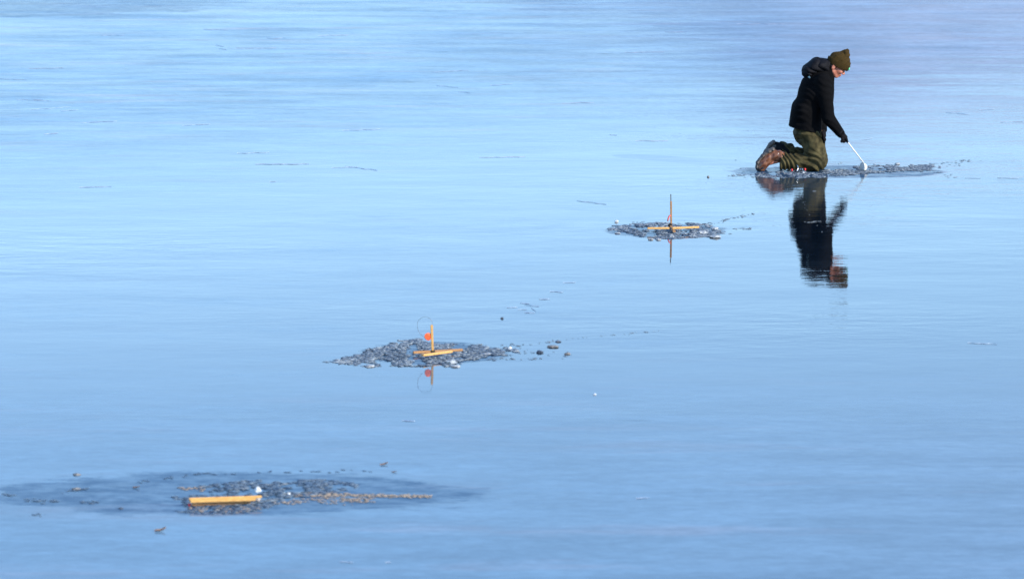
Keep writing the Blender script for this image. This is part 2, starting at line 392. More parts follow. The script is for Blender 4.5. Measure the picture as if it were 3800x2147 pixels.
GRIP0 = P(1018, 1030, -.205); SC1 = P(1192, 1243, -.10)    # shaft passes the grip and ends at the scoop
sdir = (SC1-GRIP0)/np.linalg.norm(SC1-GRIP0)
def hand_prims(fd, infl=0.):
    """right hand closed on the shaft, index finger along it"""
    wr = NA['wr']; kn = P(1003, 1003, -.20)
    fd.cone(wr - .4*(kn-wr), wr + .3*(kn-wr), .026+infl, .028+infl, 1.15, .012)
    fd.cone(wr + .3*(kn-wr), kn, .029+infl, .027+infl, 1.25, .012)
    g = GRIP0
    # index finger stretched along the shaft
    a = P(1012, 1000, -.215); b_ = P(1022, 1025, -.218); c = P(1029, 1048, -.214)
    fd.cone(a, b_, .0105+infl, .0098+infl, 1, .006); fd.cone(b_, c, .0098+infl, .0085+infl, 1, .005)
    for i, (u, v, y) in enumerate(((1008, 1010, -.200), (1000, 1014, -.186), (990, 1014, -.173))):
        a = P(u, v, y); b_ = P(u+8, v+24, y-.004); c = P(u-8, v+36-2*i, y-.014); d = P(u-22, v+27, y-.018)
        r = (.0105, .010, .009)[i] + infl
        fd.cone(a, b_, r, r*.95, 1, .005); fd.cone(b_, c, r*.95, r*.9, 1, .005); fd.cone(c, d, r*.9, r*.8, 1, .005)
    # thumb leaves the side of the palm near the wrist
    a = P(972, 992, -.222); b_ = P(980, 1020, -.232); c = P(972, 1046, -.228)
    fd.cone(a, b_, .014+infl, .0115+infl, 1, .01); fd.cone(b_, c, .0115+infl, .0095+infl, 1, .006)
def left_hand(fd, infl=0.):
    wr = FA['wr']; kn = P(806, 985, .03)
    fd.cone(wr - .2*(kn-wr), kn, .028+infl, .028+infl, 1.3, .012)
    for i, dy in enumerate((-.036, -.012, .012, .034)):
        a = kn + np.array([.004, dy, -.005]); L = (.9, 1., .93, .75)[i]
        b_ = a + np.array([.012, .0, -.034*L]); c = b_ + np.array([-.006, 0, -.030*L]); r = (.0098, .0102, .0098, .0088)[i] + infl
        fd.cone(a, b_, r*1.05, r, 1, .005); fd.cone(b_, c, r, r*.82, 1, .005)
    a = kn + np.array([-.01, -.036, .03]); b_ = a + np.array([.008, -.022, -.03]); c = b_ + np.array([.004, -.006, -.028])
    fd.cone(a, b_, .013+infl, .0115+infl, 1, .008); fd.cone(b_, c, .0115+infl, .009+infl, 1, .006)

def build_body():
    f = Field((-.62, -.36, -.01), (.42, .36, 1.28), .0042)
    c = f.cone
    c(P(640, 900), P(665, 720), .115, .105, 1.35); c(P(665, 720), P(725, 520), .105, .115, 1.5); c(P(725, 520), P(770, 420), .115, .08, 1.9)
    c(P(790, 400), H(-.035, -.075), .06, .052)
    for A in (NA, FA):
        c(A['sh'], A['el'], .05, .038); c(A['el'], A['wr'], .036, .026)
    hand_prims(f); left_hand(f)
    for h_, k_, a_ in ((NH, NK, NAn), (FH, FK, FAn)):
        c(h_, k_, .085, .052); c(k_ + np.array([0, 0, .01]), a_, .05, .034)
    c(NAn, P(215, 1270, -.13), .032, .022); c(FAn, P(215, 1270, .09), .032, .022)
    # head
    f.ell(H(0, 0), (.094, .076, .102), HA, .02)
    f.ell(H(.022, -.085), (.058, .057, .062), HA, .03)
    f.ell(H(.046, -.132), (.022, .024, .018), HA, .022)
    f.ell(H(.078, -.028), (.018, .05, .014), HA, .015)                      # brow
    f.cone(H(.088, -.040), H(.104, -.080), .0085, .0125, 1, .012)           # nose
    for s in (-1, 1):
        f.ell(H(.094, -.086, s*.012), (.010, .008, .008), HA, .006)
        f.ell(H(.056, -.070, s*.042), (.026, .022, .022), HA, .022)         # cheek
        f.cone(H(-.01, -.10, s*.050), H(.035, -.136, s*.024), .016, .013, 1, .022)   # jaw
        f.ell(H(.090, -.046, s*.030), (.010, .015, .009), HA, .01, 'sub')   # eye socket
        f.ell(H(-.028, -.055, s*.079), (.020, .009, .031), HA+.15, .008)    # ear
        f.ell(H(-.024, -.055, s*.090), (.010, .006, .017), HA+.15, .006, 'sub')
    f.ell(H(.078, -.106), (.013, .024, .0065), HA, .006); f.ell(H(.075, -.118), (.012, .020, .0065), HA, .006)
    f.ell(H(.094, -.1120), (.012, .022, .0022), HA, .003, 'sub')            # mouth line
    return link('body', f.mesh('body'), M['skin'], person)
build_body()
def small(name, c, r, mat, parent, ang=0., h=.002, rot=None):
    f = Field(np.array(c) - max(r) - .006, np.array(c) + max(r) + .006, h); f.ell(c, r, ang, .002)
    return link(name, f.mesh(name), mat, parent)
for s in (-1, 1): small('eye', H(.0785, -.048, s*.030), (.011, .012, .011), M['eye_white'], person, HA, .0018)
f = Field(H(0, 0)-.15, H(0, 0)+.15, .003)
f.ell(H(-.006, -.022), (.097, .080, .098), HA, .01); f.cut(H(0, -.03), HU*1.); f.cut(H(-.022, 0), HF)
f.cut(H(0, -.088), -HU)
link('hair', f.mesh('hair'), M['hair'], person)
# knit hat with its turned-up cuff
f = Field(H(0, .05)-.24, H(0, .05)+.24, .004)
f.ell(H(.010, .010), (.118, .094, .102), HA, .02)
f.cone(P(978, 232), P(1016, 178), .082, .042, 1.0, .035); f.cone(P(1014, 178), P(1036, 137), .040, .010, 1.35, .025)
f.ell(P(990, 166, -.06), (.026, .03, .009), .75, .02, 'sub')
f.displace(lambda x, y, z: (.0026*wob(x, y, z, 75, 1.) + .003*np.sin((x*.35-z*.9)*150+6*y)).astype(np.float32))
f.cut(H(0, -.040), -HU)
f.F = np.maximum(f.F, -(f.F + .012) * ((f.ax[0][:, None, None]*0 + f.ax[1][None, :, None]*0 + f.ax[2][None, None, :]*0) + 1)) if False else f.F
hat = link('hat', f.mesh('hat'), M['knit'], person)
f = Field(H(0, 0)-.18, H(0, 0)+.18, .004)
f.ell(H(.010, .012), (.126, .100, .125), HA, .01)
f.displace(lambda x, y, z: (.0018*wob(x, y, z, 90, 3.)).astype(np.float32))
f.cut(H(0, .024), HU); f.cut(H(0, -.044), -HU)
link('hat_cuff', f.mesh('hat_cuff'), M['knit'], hat)
f = Field(H(.13, -.01)-.05, H(.13, -.01)+.05, .0025)
f.ell(H(.1285, -.012, -.026), (.009, .024, .017), HA, .004)
link('hat_tag', f.mesh('hat_tag'), M['green_tag'], hat)

# jacket
def build_jacket():
    f = Field((-.32, -.36, .28), (.36, .38, 1.24), .0055); c = f.cone
    c(P(634, 925), P(662, 740), .162, .148, 1.34, .03); c(P(662, 740), P(712, 560), .148, .150, 1.3, .03)
    c(P(712, 560), P(745, 455), .150, .118, 1.55, .04); c(P(745, 455), P(800, 385), .11, .075, 1.5, .05)
    c(P(650, 470), P(600, 760), .06, .09, 2.2, .05)                      # rounded back
    c(P(512, 900), P(560, 700), .045, .06, 2.8, .06)                     # flared hem behind
    c(P(860, 470), P(850, 640), .048, .05, 2.2, .05)                     # front panel
    for A, s in ((NA, 1), (FA, 1)):
        c(A['sh'], A['el'], .086, .064, 1, .035); c(A['el'], A['wr'] + .02*(A['el']-A['wr']), .064, .043, 1, .015)
    c(P(835, 335), P(862, 420), .06, .045, 1.5, .02)                     # collar
    c(P(850, 262), P(868, 372), .030, .028, 2.4, .02)
    def folds(x, y, z):
        d = .0045*wob(x, y, z, 17, .4) + .0020*wob(x, y, z, 40, 2.)
        # creases that run across the sleeve at the elbow and shoulder
        near = np.clip((-y - .13)/.06, 0, 1)
        d += near*.0045*np.sin((x*.8 + z*1.0)*95 + 2*np.sin(y*30)+2*np.sin(x*25))*np.clip(wob(x, y, z, 9, 5.)+.6, 0, 1)
        return d.astype(np.float32)
    f.displace(folds)
    f.cut(P(640, 925), np.array([-.20, 0, -.98]))
    # forearm was cut by the hem plane too: put it back
    c(A_lo := (NA['el'] + .2*(NA['wr']-NA['el'])), NA['wr'] + .02*(NA['el']-NA['wr']), .062, .043, 1, .012)
    c(FA['el'] + .2*(FA['wr']-FA['el']), FA['wr'], .060, .040, 1, .012)
    hd = (NA['wr']-NA['el'])/np.linalg.norm(NA['wr']-NA['el'])
    return link('jacket', f.mesh('jacket'), M['jacket'], person)
jk = build_jacket()
f = Field((-.20, -.28, .85), (.26, .28, 1.22), .005); c = f.cone
c(P(655, 345), P(735, 290), .062, .072, 1.9, .03); c(P(735, 290), P(800, 300), .074, .060, 1.7, .03)
c(P(636, 335), P(632, 365), .036, .030, 2.8, .03); c(P(800, 300), P(838, 365), .058, .03, 2.0, .03); c(P(690, 300), P(650, 350), .05, .055, 2.3, .02); c(P(742, 232), P(760, 262), .012, .03, 3.5, .02)
c(P(800, 262), P(862, 250), .030, .022, 2.2, .03)
f.displace(lambda x, y, z: (.007*wob(x, y, z, 30, .9) + .006*(1-2*np.abs(np.sin(x*30+z*26+2.5*np.sin(y*14)+1.5*np.sin(z*31)))**.6)).astype(np.float32))
hood = link('hood', f.mesh('hood'), M['lining_and_boot_shade'], jk)
bm = bmesh.new()                                                      # pale print on the shoulder blade
def near_surface(o, target, dirv):
    dg = bpy.context.evaluated_depsgraph_get(); ok, loc, nrm, _ = o.ray_cast(Vector(target) - Vector(dirv)*.6, Vector(dirv)); return (loc, nrm) if ok else (Vector(target), -Vector(dirv))
bpy.context.view_layer.update()
for k, (u, v, r) in enumerate(((650, 408, .011), (659, 402, .006), (658, 418, .007))):
    loc, nrm = near_surface(jk, P(u, v, -.1), (0, 1, -.11))
    q = nrm.to_track_quat('Z', 'Y').to_matrix().to_4x4(); q.translation = loc + nrm*.002
    b0 = len(bm.verts); bmesh.ops.create_cone(bm, cap_ends=True, segments=6, radius1=r, radius2=r*.8, depth=.003, matrix=q)
bm_obj('printed_emblem', bm, M['logo'], jk)
# zip flap down the front and a cuff
wire('zip_flap', [P(884, 425, 0.), P(898, 480, 0.), P(902, 540, 0.), P(896, 620, 0.), P(888, 700, .0)], [.008, .010, .009, .010, .008], M['lining_and_boot_shade'], jk)
wire('cuff', [NA['wr'] + t*(NA['el']-NA['wr']) for t in (.06, .16)], [.047, .050], M['lining_and_boot_shade'], jk, 18)

# trousers
def build_trousers():
    f = Field((-.40, -.33, -.012), (.26, .32, .52), .0052); c = f.cone
    c(P(655, 900), P(650, 960), .130, .125, 1.25, .03)
    c(P(600, 950), P(612, 1000), .085, .07, 2., .05)
    for h_, k_, a_, s in ((NH, NK, P(398, 1228, -.13), 1), (FH, FK, P(420, 1122, .12), -1)):
        c(h_, k_ + np.array([-.005, 0, .03]), .112 if s > 0 else .098, .098 if s > 0 else .090, 1.0, .03)
        c(k_ + np.array([.0, 0, .012]), k_ + np.array([-.02, 0, -.0]), .090, .078, 1., .03)
        c(k_ + np.array([-.03, 0, .01]), (k_+a_)/2, .082, .078, 1., .02); c((k_+a_)/2, a_, .078, .074, 1., .02)
    c(P(395, 1285, -.14), P(520, 1296, -.14), .028, .030, 1., .03)      # sagging cuff cloth
    c(P(400, 1250, -.13), P(384, 1215, -.13), .074, .062, 1., .02)
    def folds(x, y, z):
        u = x*U_ + 700; v = 1322 - z*U_*.994
        d = .0045*wob(x, y, z, 30, .2) + .002*wob(x, y, z, 80, 1.2)
        shin = np.clip((620-u)/120, 0, 1); thigh = np.clip((1180-v)/120, 0, 1); knee = (1-shin)*(1-thigh)
        ph = 2.2*np.sin(x*17+y*9) + 1.5*np.sin(z*23+y*21+1)
        rid = lambda t: 1 - 2*np.abs(((t/math.pi) % 2) - 1)
        d += shin*.0075*rid((x*1. + z*.45)*105 + ph*1.4)*1.3
        d += knee*.0125*rid((z*.80 + x*.6)*95 + ph*1.2)*np.clip((800-u)/60, .15, 1)
        d += thigh*.0115*rid((x*.75 + z*.45)*66 + ph*1.3)
        return d.astype(np.float32)
    f.displace(folds)
    f.cut(P(640, 905), np.array([.20, 0, .98]))
    f.cut(P(372, 1240, -.13), (-1, 0, .05))
    f.cut((0, 0, .002), (0, 0, -1))
    return link('trousers', f.mesh('trousers'), M['trousers'], person)
build_trousers()

# boots
def boot(y, pts, shaft, toe, sole, mats, yaw=0):
    allp = np.array([P(*p[:2], y) for p in pts + shaft + sole]); lo = allp.min(0) - .1; hi = allp.max(0) + .1
    lo[2] = max(lo[2], -.004)
    f = Field(lo, hi, .0036)
    for a, b_ in zip(pts, pts[1:]): f.cone(P(*a[:2], y), P(*b_[:2], y), a[2], b_[2], 1.0, .02)
    if len(mats) == 1:
        for a, b_ in zip(shaft, shaft[1:]): f.cone(P(*a[:2], y), P(*b_[:2], y), a[2], b_[2], 1.0, .025)
    f.displace(lambda x, yy, z: (.0035*wob(x, yy, z, 60, y*9) + .0028*np.sin((x*.8-z*.6)*120+3*np.sin(yy*40))).astype(np.float32))
    f.cut((0, 0, .001), (0, 0, -1))
    b = link('boot', f.mesh('boot'), mats[0], person)
    f = Field(lo, hi, .0036)
    for a, b_ in zip(sole, sole[1:]): f.cone(P(*a[:2], y), P(*b_[:2], y), a[2], b_[2], 2.5, .008)
    f.displace(lambda x, yy, z: (.0016*wob(x, yy, z, 110, 4.)).astype(np.float32))
    f.cut((0, 0, .001), (0, 0, -1))
    link('sole', f.mesh('sole'), M['sole'], b)
    f = Field(lo, hi, .0036)
    for a, b_ in zip(toe, toe[1:]): f.cone(P(*a[:2], y), P(*b_[:2], y), a[2], b_[2], 1.02, .015)
    f.cut((0, 0, .0005), (0, 0, -1))
    link('toe_cap', f.mesh('toe_cap'), M['boot_toe'], b)
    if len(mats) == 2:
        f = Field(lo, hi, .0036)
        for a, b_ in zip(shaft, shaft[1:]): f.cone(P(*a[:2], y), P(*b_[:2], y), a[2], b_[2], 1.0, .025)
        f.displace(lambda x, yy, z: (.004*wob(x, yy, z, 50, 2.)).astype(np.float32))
        link('shaft', f.mesh('shaft'), mats[1], b)  # black cloth colour stands in for shade on the far boot's shaft
    return b
nb = boot(-.13, [(184, 1298, .046), (206, 1258, .055), (252, 1212, .055), (312, 1174, .051)], [(318, 1182, .050), (360, 1188, .055), (402, 1208, .056)],
     [(172, 1300, .044), (188, 1286, .053)], [(144, 1300, .018), (150, 1250, .018), (198, 1184, .018), (262, 1138, .021), (298, 1122, .023)], (M['boot'],))
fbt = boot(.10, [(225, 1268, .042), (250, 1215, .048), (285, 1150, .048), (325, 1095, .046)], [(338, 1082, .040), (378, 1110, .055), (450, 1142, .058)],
     [(215, 1272, .040), (228, 1262, .044)], [(190, 1275, .017), (205, 1210, .017), (240, 1140, .018), (290, 1070, .022), (318, 1048, .022)], (M['boot_grey'], M['lining_and_boot_shade']))
fbt['label'] = 'grey fabric boot on the far foot'; nb['label'] = 'scuffed brown leather boot on the near foot'
for i in range(5):                                                     # lacing across the instep
    u, v = 243 + i*17, 1296 - i*15
    wire('lace', [P(u-14, v-24, -.172), P(u-2, v-8, -.160), P(u+2, v-3, -.128), P(u-2, v-8, -.10)], .0030, M['tan_ice'] if i != 3 else M['chrome'], nb, 6)
# gloves
f = Field(P(930, 930, -.26)-np.array([.02, .02, .17]), P(1060, 930, -.13)+np.array([.02, .02, .03]), .0025); hand_prims(f, .0028)
link('glove', f.mesh('glove'), M['glove'], person)
f = Field(P(806, 995, .03)-.13, P(806, 995, .03)+.13, .0028); left_hand(f, .0028)
link('glove', f.mesh('glove'), M['glove'], person)

# ------------------------------------------------------------------ ice scoop held in the right hand
sc = empty('ice_scoop', foot0 + Vector(SC1), 'long white ladle dipping in the slush from the gloved hand', 'ice scoop')
def loc_sc(p): return Vector(p) - Vector(SC1)
up_end = GRIP0 - sdir*.035
wire('handle', [loc_sc(up_end), loc_sc(GRIP0 + sdir*.1), loc_sc(SC1 + sdir*.006)], [.0058, .0062, .0066], M['white_paint'], sc, 10)
bn = Vector((-.86, -.50, .05)).normalized()                            # the open side of the bowl
bq = bn.to_track_quat('Z', 'X').to_matrix()
bm = bmesh.new(); bc = loc_sc(P(1188, 1296, -.10)); rings = []
NB = 28
prof = [(1.0, .004), (1.04, .000), (1.0, -.008), (.93, -.020), (.78, -.034), (.55, -.045), (.28, -.051)]
ax_up = Vector((0, 0, 1)) - bn*bn.z; ax_up.normalize(); ax_s = ax_up.cross(bn)
for (s_, d_) in prof + [(.26, -.047), (.52, -.041), (.74, -.030), (.90, -.016), (.95, -.004)]:
    rings.append([bm.verts.new(bc + bn*d_ + ax_s*math.cos(a)*.043*s_ + ax_up*math.sin(a)*.046*s_) for a in [2*math.pi*j/NB for j in range(NB)]])
order = rings[:7]; inner = rings[7:]
for a, b_ in zip(order, order[1:]):
    for j in range(NB): bm.faces.new((a[j], a[(j+1) % NB], b_[(j+1) % NB], b_[j]))
bm.faces.new(order[-1])
for a, b_ in zip(inner, inner[1:]):
    for j in range(NB): bm.faces.new((a[j], b_[j], b_[(j+1) % NB], a[(j+1) % NB]))
bm.faces.new(inner[0][::-1])
for j in range(NB): bm.faces.new((inner[-1][j], order[0][j], order[0][(j+1) % NB], inner[-1][(j+1) % NB]))
bmesh.ops.recalc_face_normals(bm, faces=bm.faces[:])
bm_obj('bowl', bm, M['bowl'], sc, True)
bm = bmesh.new()                                                       # slush filling the bowl, bright in the sun
bmesh.ops.create_icosphere(bm, subdivisions=3, radius=1)
for v in bm.verts:
    k = 1 + .10*math.sin(v.co.x*9+v.co.z*7) + random.uniform(-.05, .05)
    q = v.co*k; v.co = bc + bn*(-.001 + q.z*.010) + ax_s*q.x*.038 + ax_up*q.y*.041
bm_obj('scooped_slush', bm, M['white_ice'], sc, True)

# ------------------------------------------------------------------ reel lying by the knee
r0 = G(2750+565/2.645, 130+1354/2.645)
reel = empty('fishing_reel', r0, 'small black and silver reel with a red knob at each end beside the near knee', 'fishing reel')
kx = 1/U_
wire('spindle', [(-62*kx, 0, .030), (64*kx, .01, .036)], .008, M['black_plastic'], reel, 12)
for (xx, nm) in ((-66, 0), (64, 1)):
    f = Field((xx*kx-.03, -.03, -.01), (xx*kx+.03, .05, .075), .0022); f.ell((xx*kx, .01*nm, .030+.006*nm), (.010, .014, .015), 0, .003)
    link('knob', f.mesh('knob'), M['red_plastic'], reel)
disc('spool', (22*kx, .004, .036), (1, .1, 0), .022, .022, M['black_plastic'], reel)
disc('spool_rim', (34*kx, .004, .036), (1, .1, 0), .019, .008, M['chrome'], reel)
disc('spool_rim', (12*kx, .004, .036), (1, .1, 0), .019, .006, M['chrome'], reel)
wire('foot_bracket', [(-40*kx, .0, .012), (-12*kx, -.01, .030), (-12*kx, -.02, .006)], .006, M['black_plastic'], reel)
for i in range(7):
    t = i/6; p = Vector((-18*kx + .012*math.sin(t*3), -.035, .030 + .055*(1-t)))
    disc('chain_link', p, (random.uniform(-.6, .6), -1, random.uniform(-.4, .4)), .0045, .003, M['chrome'], reel, 10)

# ------------------------------------------------------------------ tip-ups
def tipup(px, py, label):
    o = empty('ice_fishing_tip_up', G(px, py), label, 'tip-up', 'wooden tip-ups set over holes in the ice'); return o, G(px, py), scale_at(py)
# far one, a level cross with a thin dark upright
t, o0, s = tipup(2492, 850, 'level wooden cross with a slim dark upright and folded red flag, nearest the person')
L = lambda px, py, z: Vector(G(px, py, z)) - Vector((o0.x, o0.y, 0))
bar('base_bar', L(2402, 846.5, .045), L(2484, 846, .045), .032, .0165, M['wood'], t)
bar('base_bar', L(2494, 846, .045), L(2593, 842, .045), .032, .0165, M['wood'], t)
bar('cross_bar', L(2489, 838, .030), L(2502, 859, .026), .026, .016, M['dark_wood'], t)
bar('upright', (-.003, 0, .0), (-.006, 0, .26), .017, .017, M['dark_wood'], t)
bar('upright', (-.0065, 0, .255), (-.009, 0, .325), .009, .009, M['steel'], t, .002)
disc('hub', (-.014, -.012, .036), (0, 1, .2), .019, .024, M['black_plastic'], t)
wire('line_shaft', [(0, -.01, .03), (0, -.01, -.02)], .006, M['steel'], t)
bm = bmesh.new(); tube(bm, [(-.008, .0, .130), (-.022, 0, .122), (-.031, 0, .100), (-.036, 0, .074)], [.004, .0062, .0068, .005], 8, 3.5)
bm_obj('flag', bm, M['pink_flag'], t, True)
# middle one
t, o0, s = tipup(1606, 1315, 'wooden tip-up with a round orange flag on a looped spring wire above dark slush')
L = lambda px, py, z: Vector(G(px, py, z)) - Vector((o0.x, o0.y, 0))
bar('base_bar', L(1533, 1307, .022), L(1716, 1297, .022), .022, .018, M['dark_wood'], t)
bar('base_bar', L(1567, 1317, .044), L(1675, 1303, .042), .032, .015, M['wood'], t)
bar('upright', (-.001, 0, .03), (-.008, 0, .228), .018, .016, M['wood'], t)
disc('hub', (0, .01, .02), (0, 1, .2), .018, .03, M['black_plastic'], t)
q = lambda px, py: Vector(((px-1606)/494, 0, (1315-py)/494))
import itertools
def spline(pts, n=8):
    out = []; p = [pts[0]] + pts + [pts[-1]]
    for i in range(1, len(p)-2):
        for k in range(n):
            u = k/n; a, b_, c_, d_ = p[i-1], p[i], p[i+1], p[i+2]
            out.append(.5*((2*b_) + (c_-a)*u + (2*a-5*b_+4*c_-d_)*u*u + (3*b_-a-3*c_+d_)*u**3))
    return out + [pts[-1]]
wire('spring_wire', spline([q(1603, 1225), q(1605, 1200), q(1597, 1180), q(1575, 1172), q(1553, 1186), q(1549, 1212), q(1560, 1238), q(1578, 1250)]), .0011, M['steel'], t, 6)
bm = bmesh.new(); rr = [(.9, 20), (1., 50), (1.02, 80), (1.0, 110), (1.05, 140), (1.02, 175), (1., 210), (1.02, 245), (1.05, 280), (.9, 310), (.86, 340), (.92, 0)]
vs = []
for yy in (-.004, .004): vs.append([bm.verts.new(q(1589, 1247) + Vector((.029*r*math.cos(R(a)), yy + .006*math.sin(R(a)*2), .029*r*math.sin(R(a))))) for r, a in sorted(rr, key=lambda e: e[1])])
n_ = len(rr)
for j in range(n_): bm.faces.new((vs[0][j], vs[0][(j+1) % n_], vs[1][(j+1) % n_], vs[1][j]))
bm.faces.new(vs[0][::-1]); bm.faces.new(vs[1]); bmesh.ops.bevel(bm, geom=bm.edges[:], offset=.0015, segments=1, affect='EDGES')
bm_obj('flag', bm, M['orange_flag'], t)
# near one, lying flat
t, o0, s = tipup(835, 1856, 'flat yellow pine tip-up without upright, in the blue wet patch nearest the camera')
L = lambda px, py, z: Vector(G(px, py, z)) - Vector((o0.x, o0.y, 0))
bar('base_bar', L(704, 1857, .040), L(948, 1849, .040), .042, .020, M['wood'], t, .004)
bar('folded_bar', L(700, 1850, .050), L(972, 1841, .050), .022, .014, M['wood'], t, .004)
bar('upright', L(712, 1870, .014), L(930, 1862, .014), .018, .016, M['dark_wood'], t)
disc('hub', L(958, 1850, .026), (.4, -1, .3), .013, .02, M['steel'], t)
disc('pivot', L(702, 1871, .012), (-1, -.3, 0), .010, .012, M['red_plastic'], t)

# ------------------------------------------------------------------ broken ice
def chip_shapes(n):
    out = []
    for _ in range(n):
        bm = bmesh.new(); bmesh.ops.create_icosphere(bm, subdivisions=1, radius=1)
        for v in bm.verts: v.co *= random.uniform(.68, 1.15); v.co.z = max(v.co.z, -.3)
        bm.verts.ensure_lookup_table()
        out.append((np.array([v.co[:] for v in bm.verts]), np.array([[v.index for v in f.verts] for f in bm.faces]))); bm.free()
    return out
CH = chip_shapes(8)
def inside(poly, x, y):
    r = False; n = len(poly)
    for i in range(n):
        (x1, y1), (x2, y2) = poly[i], poly[(i+1) % n]
        if (y1 > y) != (y2 > y) and x < (x2-x1)*(y-y1)/(y2-y1) + x1: r = not r
    return r
from mathutils import noise as mn
def chips(name, mat, spots, label):
    V, Fc, T = [], [], []; off = 0
    for (p, sx, sy, sz, tint) in spots:
        v, fc = random.choice(CH); a = random.uniform(0, 2*math.pi)
        q = v*np.array([sx, sy, sz]); ca, sa = math.cos(a), math.sin(a)
        rx = q[:, 0]*math.cos(.25*math.sin(a)) ; q = np.stack([q[:, 0]*1., q[:, 1], q[:, 2] + q[:, 0]*.12*math.sin(a*3)], 1)
        b = random.uniform(-.5, .5); cb, sb = math.cos(b), math.sin(b)
        q = np.stack([q[:, 0]*cb - q[:, 1]*sb, q[:, 0]*sb + q[:, 1]*cb, q[:, 2]], 1)
        V.append(q + np.array(p)); Fc.append(fc + off); T.append(np.full(len(v), tint)); off += len(v)
    V = np.concatenate(V); Fc = np.concatenate(Fc); T = np.concatenate(T)
    me = bpy.data.meshes.new(name); me.from_pydata(V.tolist(), [], Fc.tolist())
    at = me.attributes.new('tint', 'FLOAT', 'POINT'); at.data.foreach_set('value', T.astype(np.float32))
    return tag(link(name, me, mat, smooth=True), label, kind='stuff')
def patch(poly, n, size=(.005, .020), hgt=.20, seed=0., thr=.0, light=.25, mound=.02):
    xs = [p[0] for p in poly]; ys = [p[1] for p in poly]; out = []; tries = 0
    cx, cy = sum(xs)/len(xs), sum(ys)/len(ys)
    while len(out) < n and tries < n*40:
        tries += 1
        x = random.uniform(min(xs), max(xs)); y = random.uniform(min(ys), max(ys))
        jx = x + 26*mn.noise((x*.05, y*.2, seed)); jy = y + 6*mn.noise((x*.04, y*.2, seed+9))
        if not inside(poly, jx, jy): continue
        p = G(x, y)
        dn = mn.noise((p.x*6, p.y*2.2, seed+4)) + .7*mn.noise((p.x*19, p.y*7, seed+2))
        if dn < thr + random.uniform(-.15, .15): continue
        s = random.uniform(*size)*random.uniform(.6, 1.)
        ce = max(0, 1 - ((x-cx)/(max(xs)-min(xs))*2)**2 - ((y-cy)/(max(ys)-min(ys))*2)**2)
        cl = mn.noise((p.x*4, p.y*1.6, seed+30)); q_ = random.random() + cl*.35; tn = random.uniform(0, .15) if q_ < .42 else (random.uniform(.25, .6) if q_ < .9 - light*.2 else random.uniform(.7, 1))
        h = s*hgt*random.uniform(.5, 1.5)
        out.append(((p.x, p.y, h*.3 + mound*ce*random.random()), s*random.uniform(1., 2.2), s*random.uniform(.8, 1.4), h, min(1, tn)))
    return out
def trail(px0, py0, px1, py1, n, w=3, size=(.004, .013), tint=(.05, .5), hgt=.15):
    out = []
    for _ in range(int(n*.6)):
        t = random.random(); x = px0 + (px1-px0)*t; y = py0 + (py1-py0)*t + random.gauss(0, w)
        if mn.noise((x*.09, y*.3, 3.3)) < -.05: continue
        p = G(x, y); s = random.uniform(*size)
        out.append(((p.x, p.y, .003), s*random.uniform(1, 2.4), s, s*hgt, random.uniform(*tint)))
    return out
A = [(2255, 851), (2300, 838), (2360, 829), (2420, 827), (2520, 825), (2600, 828), (2640, 838), (2668, 850), (2668, 870), (2635, 880), (2560, 882), (2500, 888), (2420, 886), (2370, 873), (2310, 861)]
chips('ice_chips', M['slush'], patch(A, 3600, seed=1, thr=-.08, mound=.010) + trail(2620, 832, 2690, 818, 40) + trail(2630, 829, 2735, 806, 30, 2) + trail(2690, 816, 2800, 792, 90, 2)
      + trail(2720, 848, 2815, 849, 70, 1.6) + trail(2655, 858, 2712, 867, 50, 3) + trail(2640, 878, 2690, 865, 20, 6) + trail(2320, 825, 2560, 822, 30, 4),
      'grey broken ice heaped round the far tip-up')
B = [(1225, 1343), (1290, 1322), (1370, 1296), (1440, 1283), (1480, 1264), (1555, 1255), (1570, 1268), (1620, 1276), (1720, 1274), (1850, 1282), (1890, 1292), (1930, 1306), (1870, 1318), (1800, 1320), (1760, 1334), (1700, 1342), (1690, 1360), (1640, 1358), (1620, 1350), (1590, 1360), (1450, 1357), (1350, 1361), (1290, 1352)]
chips('ice_chips', M['slush'], patch(B, 4800, seed=5, thr=-.20, size=(.006, .020), mound=.010) + trail(1830, 1296, 2010, 1310, 60, 7) + trail(1880, 1288, 2090, 1262, 60, 2) + trail(1750, 1280, 1900, 1277, 30, 3)
      + trail(2050, 1262, 2450, 1227, 110, 1.2, (.003, .008), (.2, .7)) + trail(1790, 1332, 2020, 1330, 60, 2.5, (.005, .014)) + trail(1930, 1325, 2140, 1310, 16, 6) + trail(1200, 1344, 1290, 1340, 30, 2),
      'grey broken ice scattered under the middle tip-up')
D = [(2745, 651), (2800, 645), (2900, 634), (3000, 638), (3060, 633), (3120, 624), (3200, 615), (3300, 611), (3450, 611), (3510, 622), (3440, 634), (3300, 639), (3180, 646), (3080, 656), (2990, 662), (2860, 659), (2790, 654)]
chips('ice_chips', M['slush'], patch(D, 5200, seed=8, thr=-.08, size=(.005, .016), light=.2, mound=.006) + trail(2700, 652, 2830, 645, 70, 1.6) + trail(3440, 612, 3620, 592, 90, 2) + trail(3440, 628, 3560, 662, 50, 4) + trail(3480, 618, 3640, 600, 30, 8)
      + trail(2700, 652, 2900, 656, 60, 3) + trail(3100, 606, 3260, 612, 20, 5, (.006, .012), (.8, 1)) + trail(2715, 590, 2760, 640, 10, 8)
      + trail(2985, 828, 3070, 819, 60, 2, (.004, .010), (.8, 1)) + trail(3015, 713, 3046, 708, 16, 2, (.004, .009), (.8, 1)) + trail(2975, 745, 3060, 900, 26, 9, (.003, .007), (.8, 1)),
      'grey slush strewn from under the kneeling person to the right')
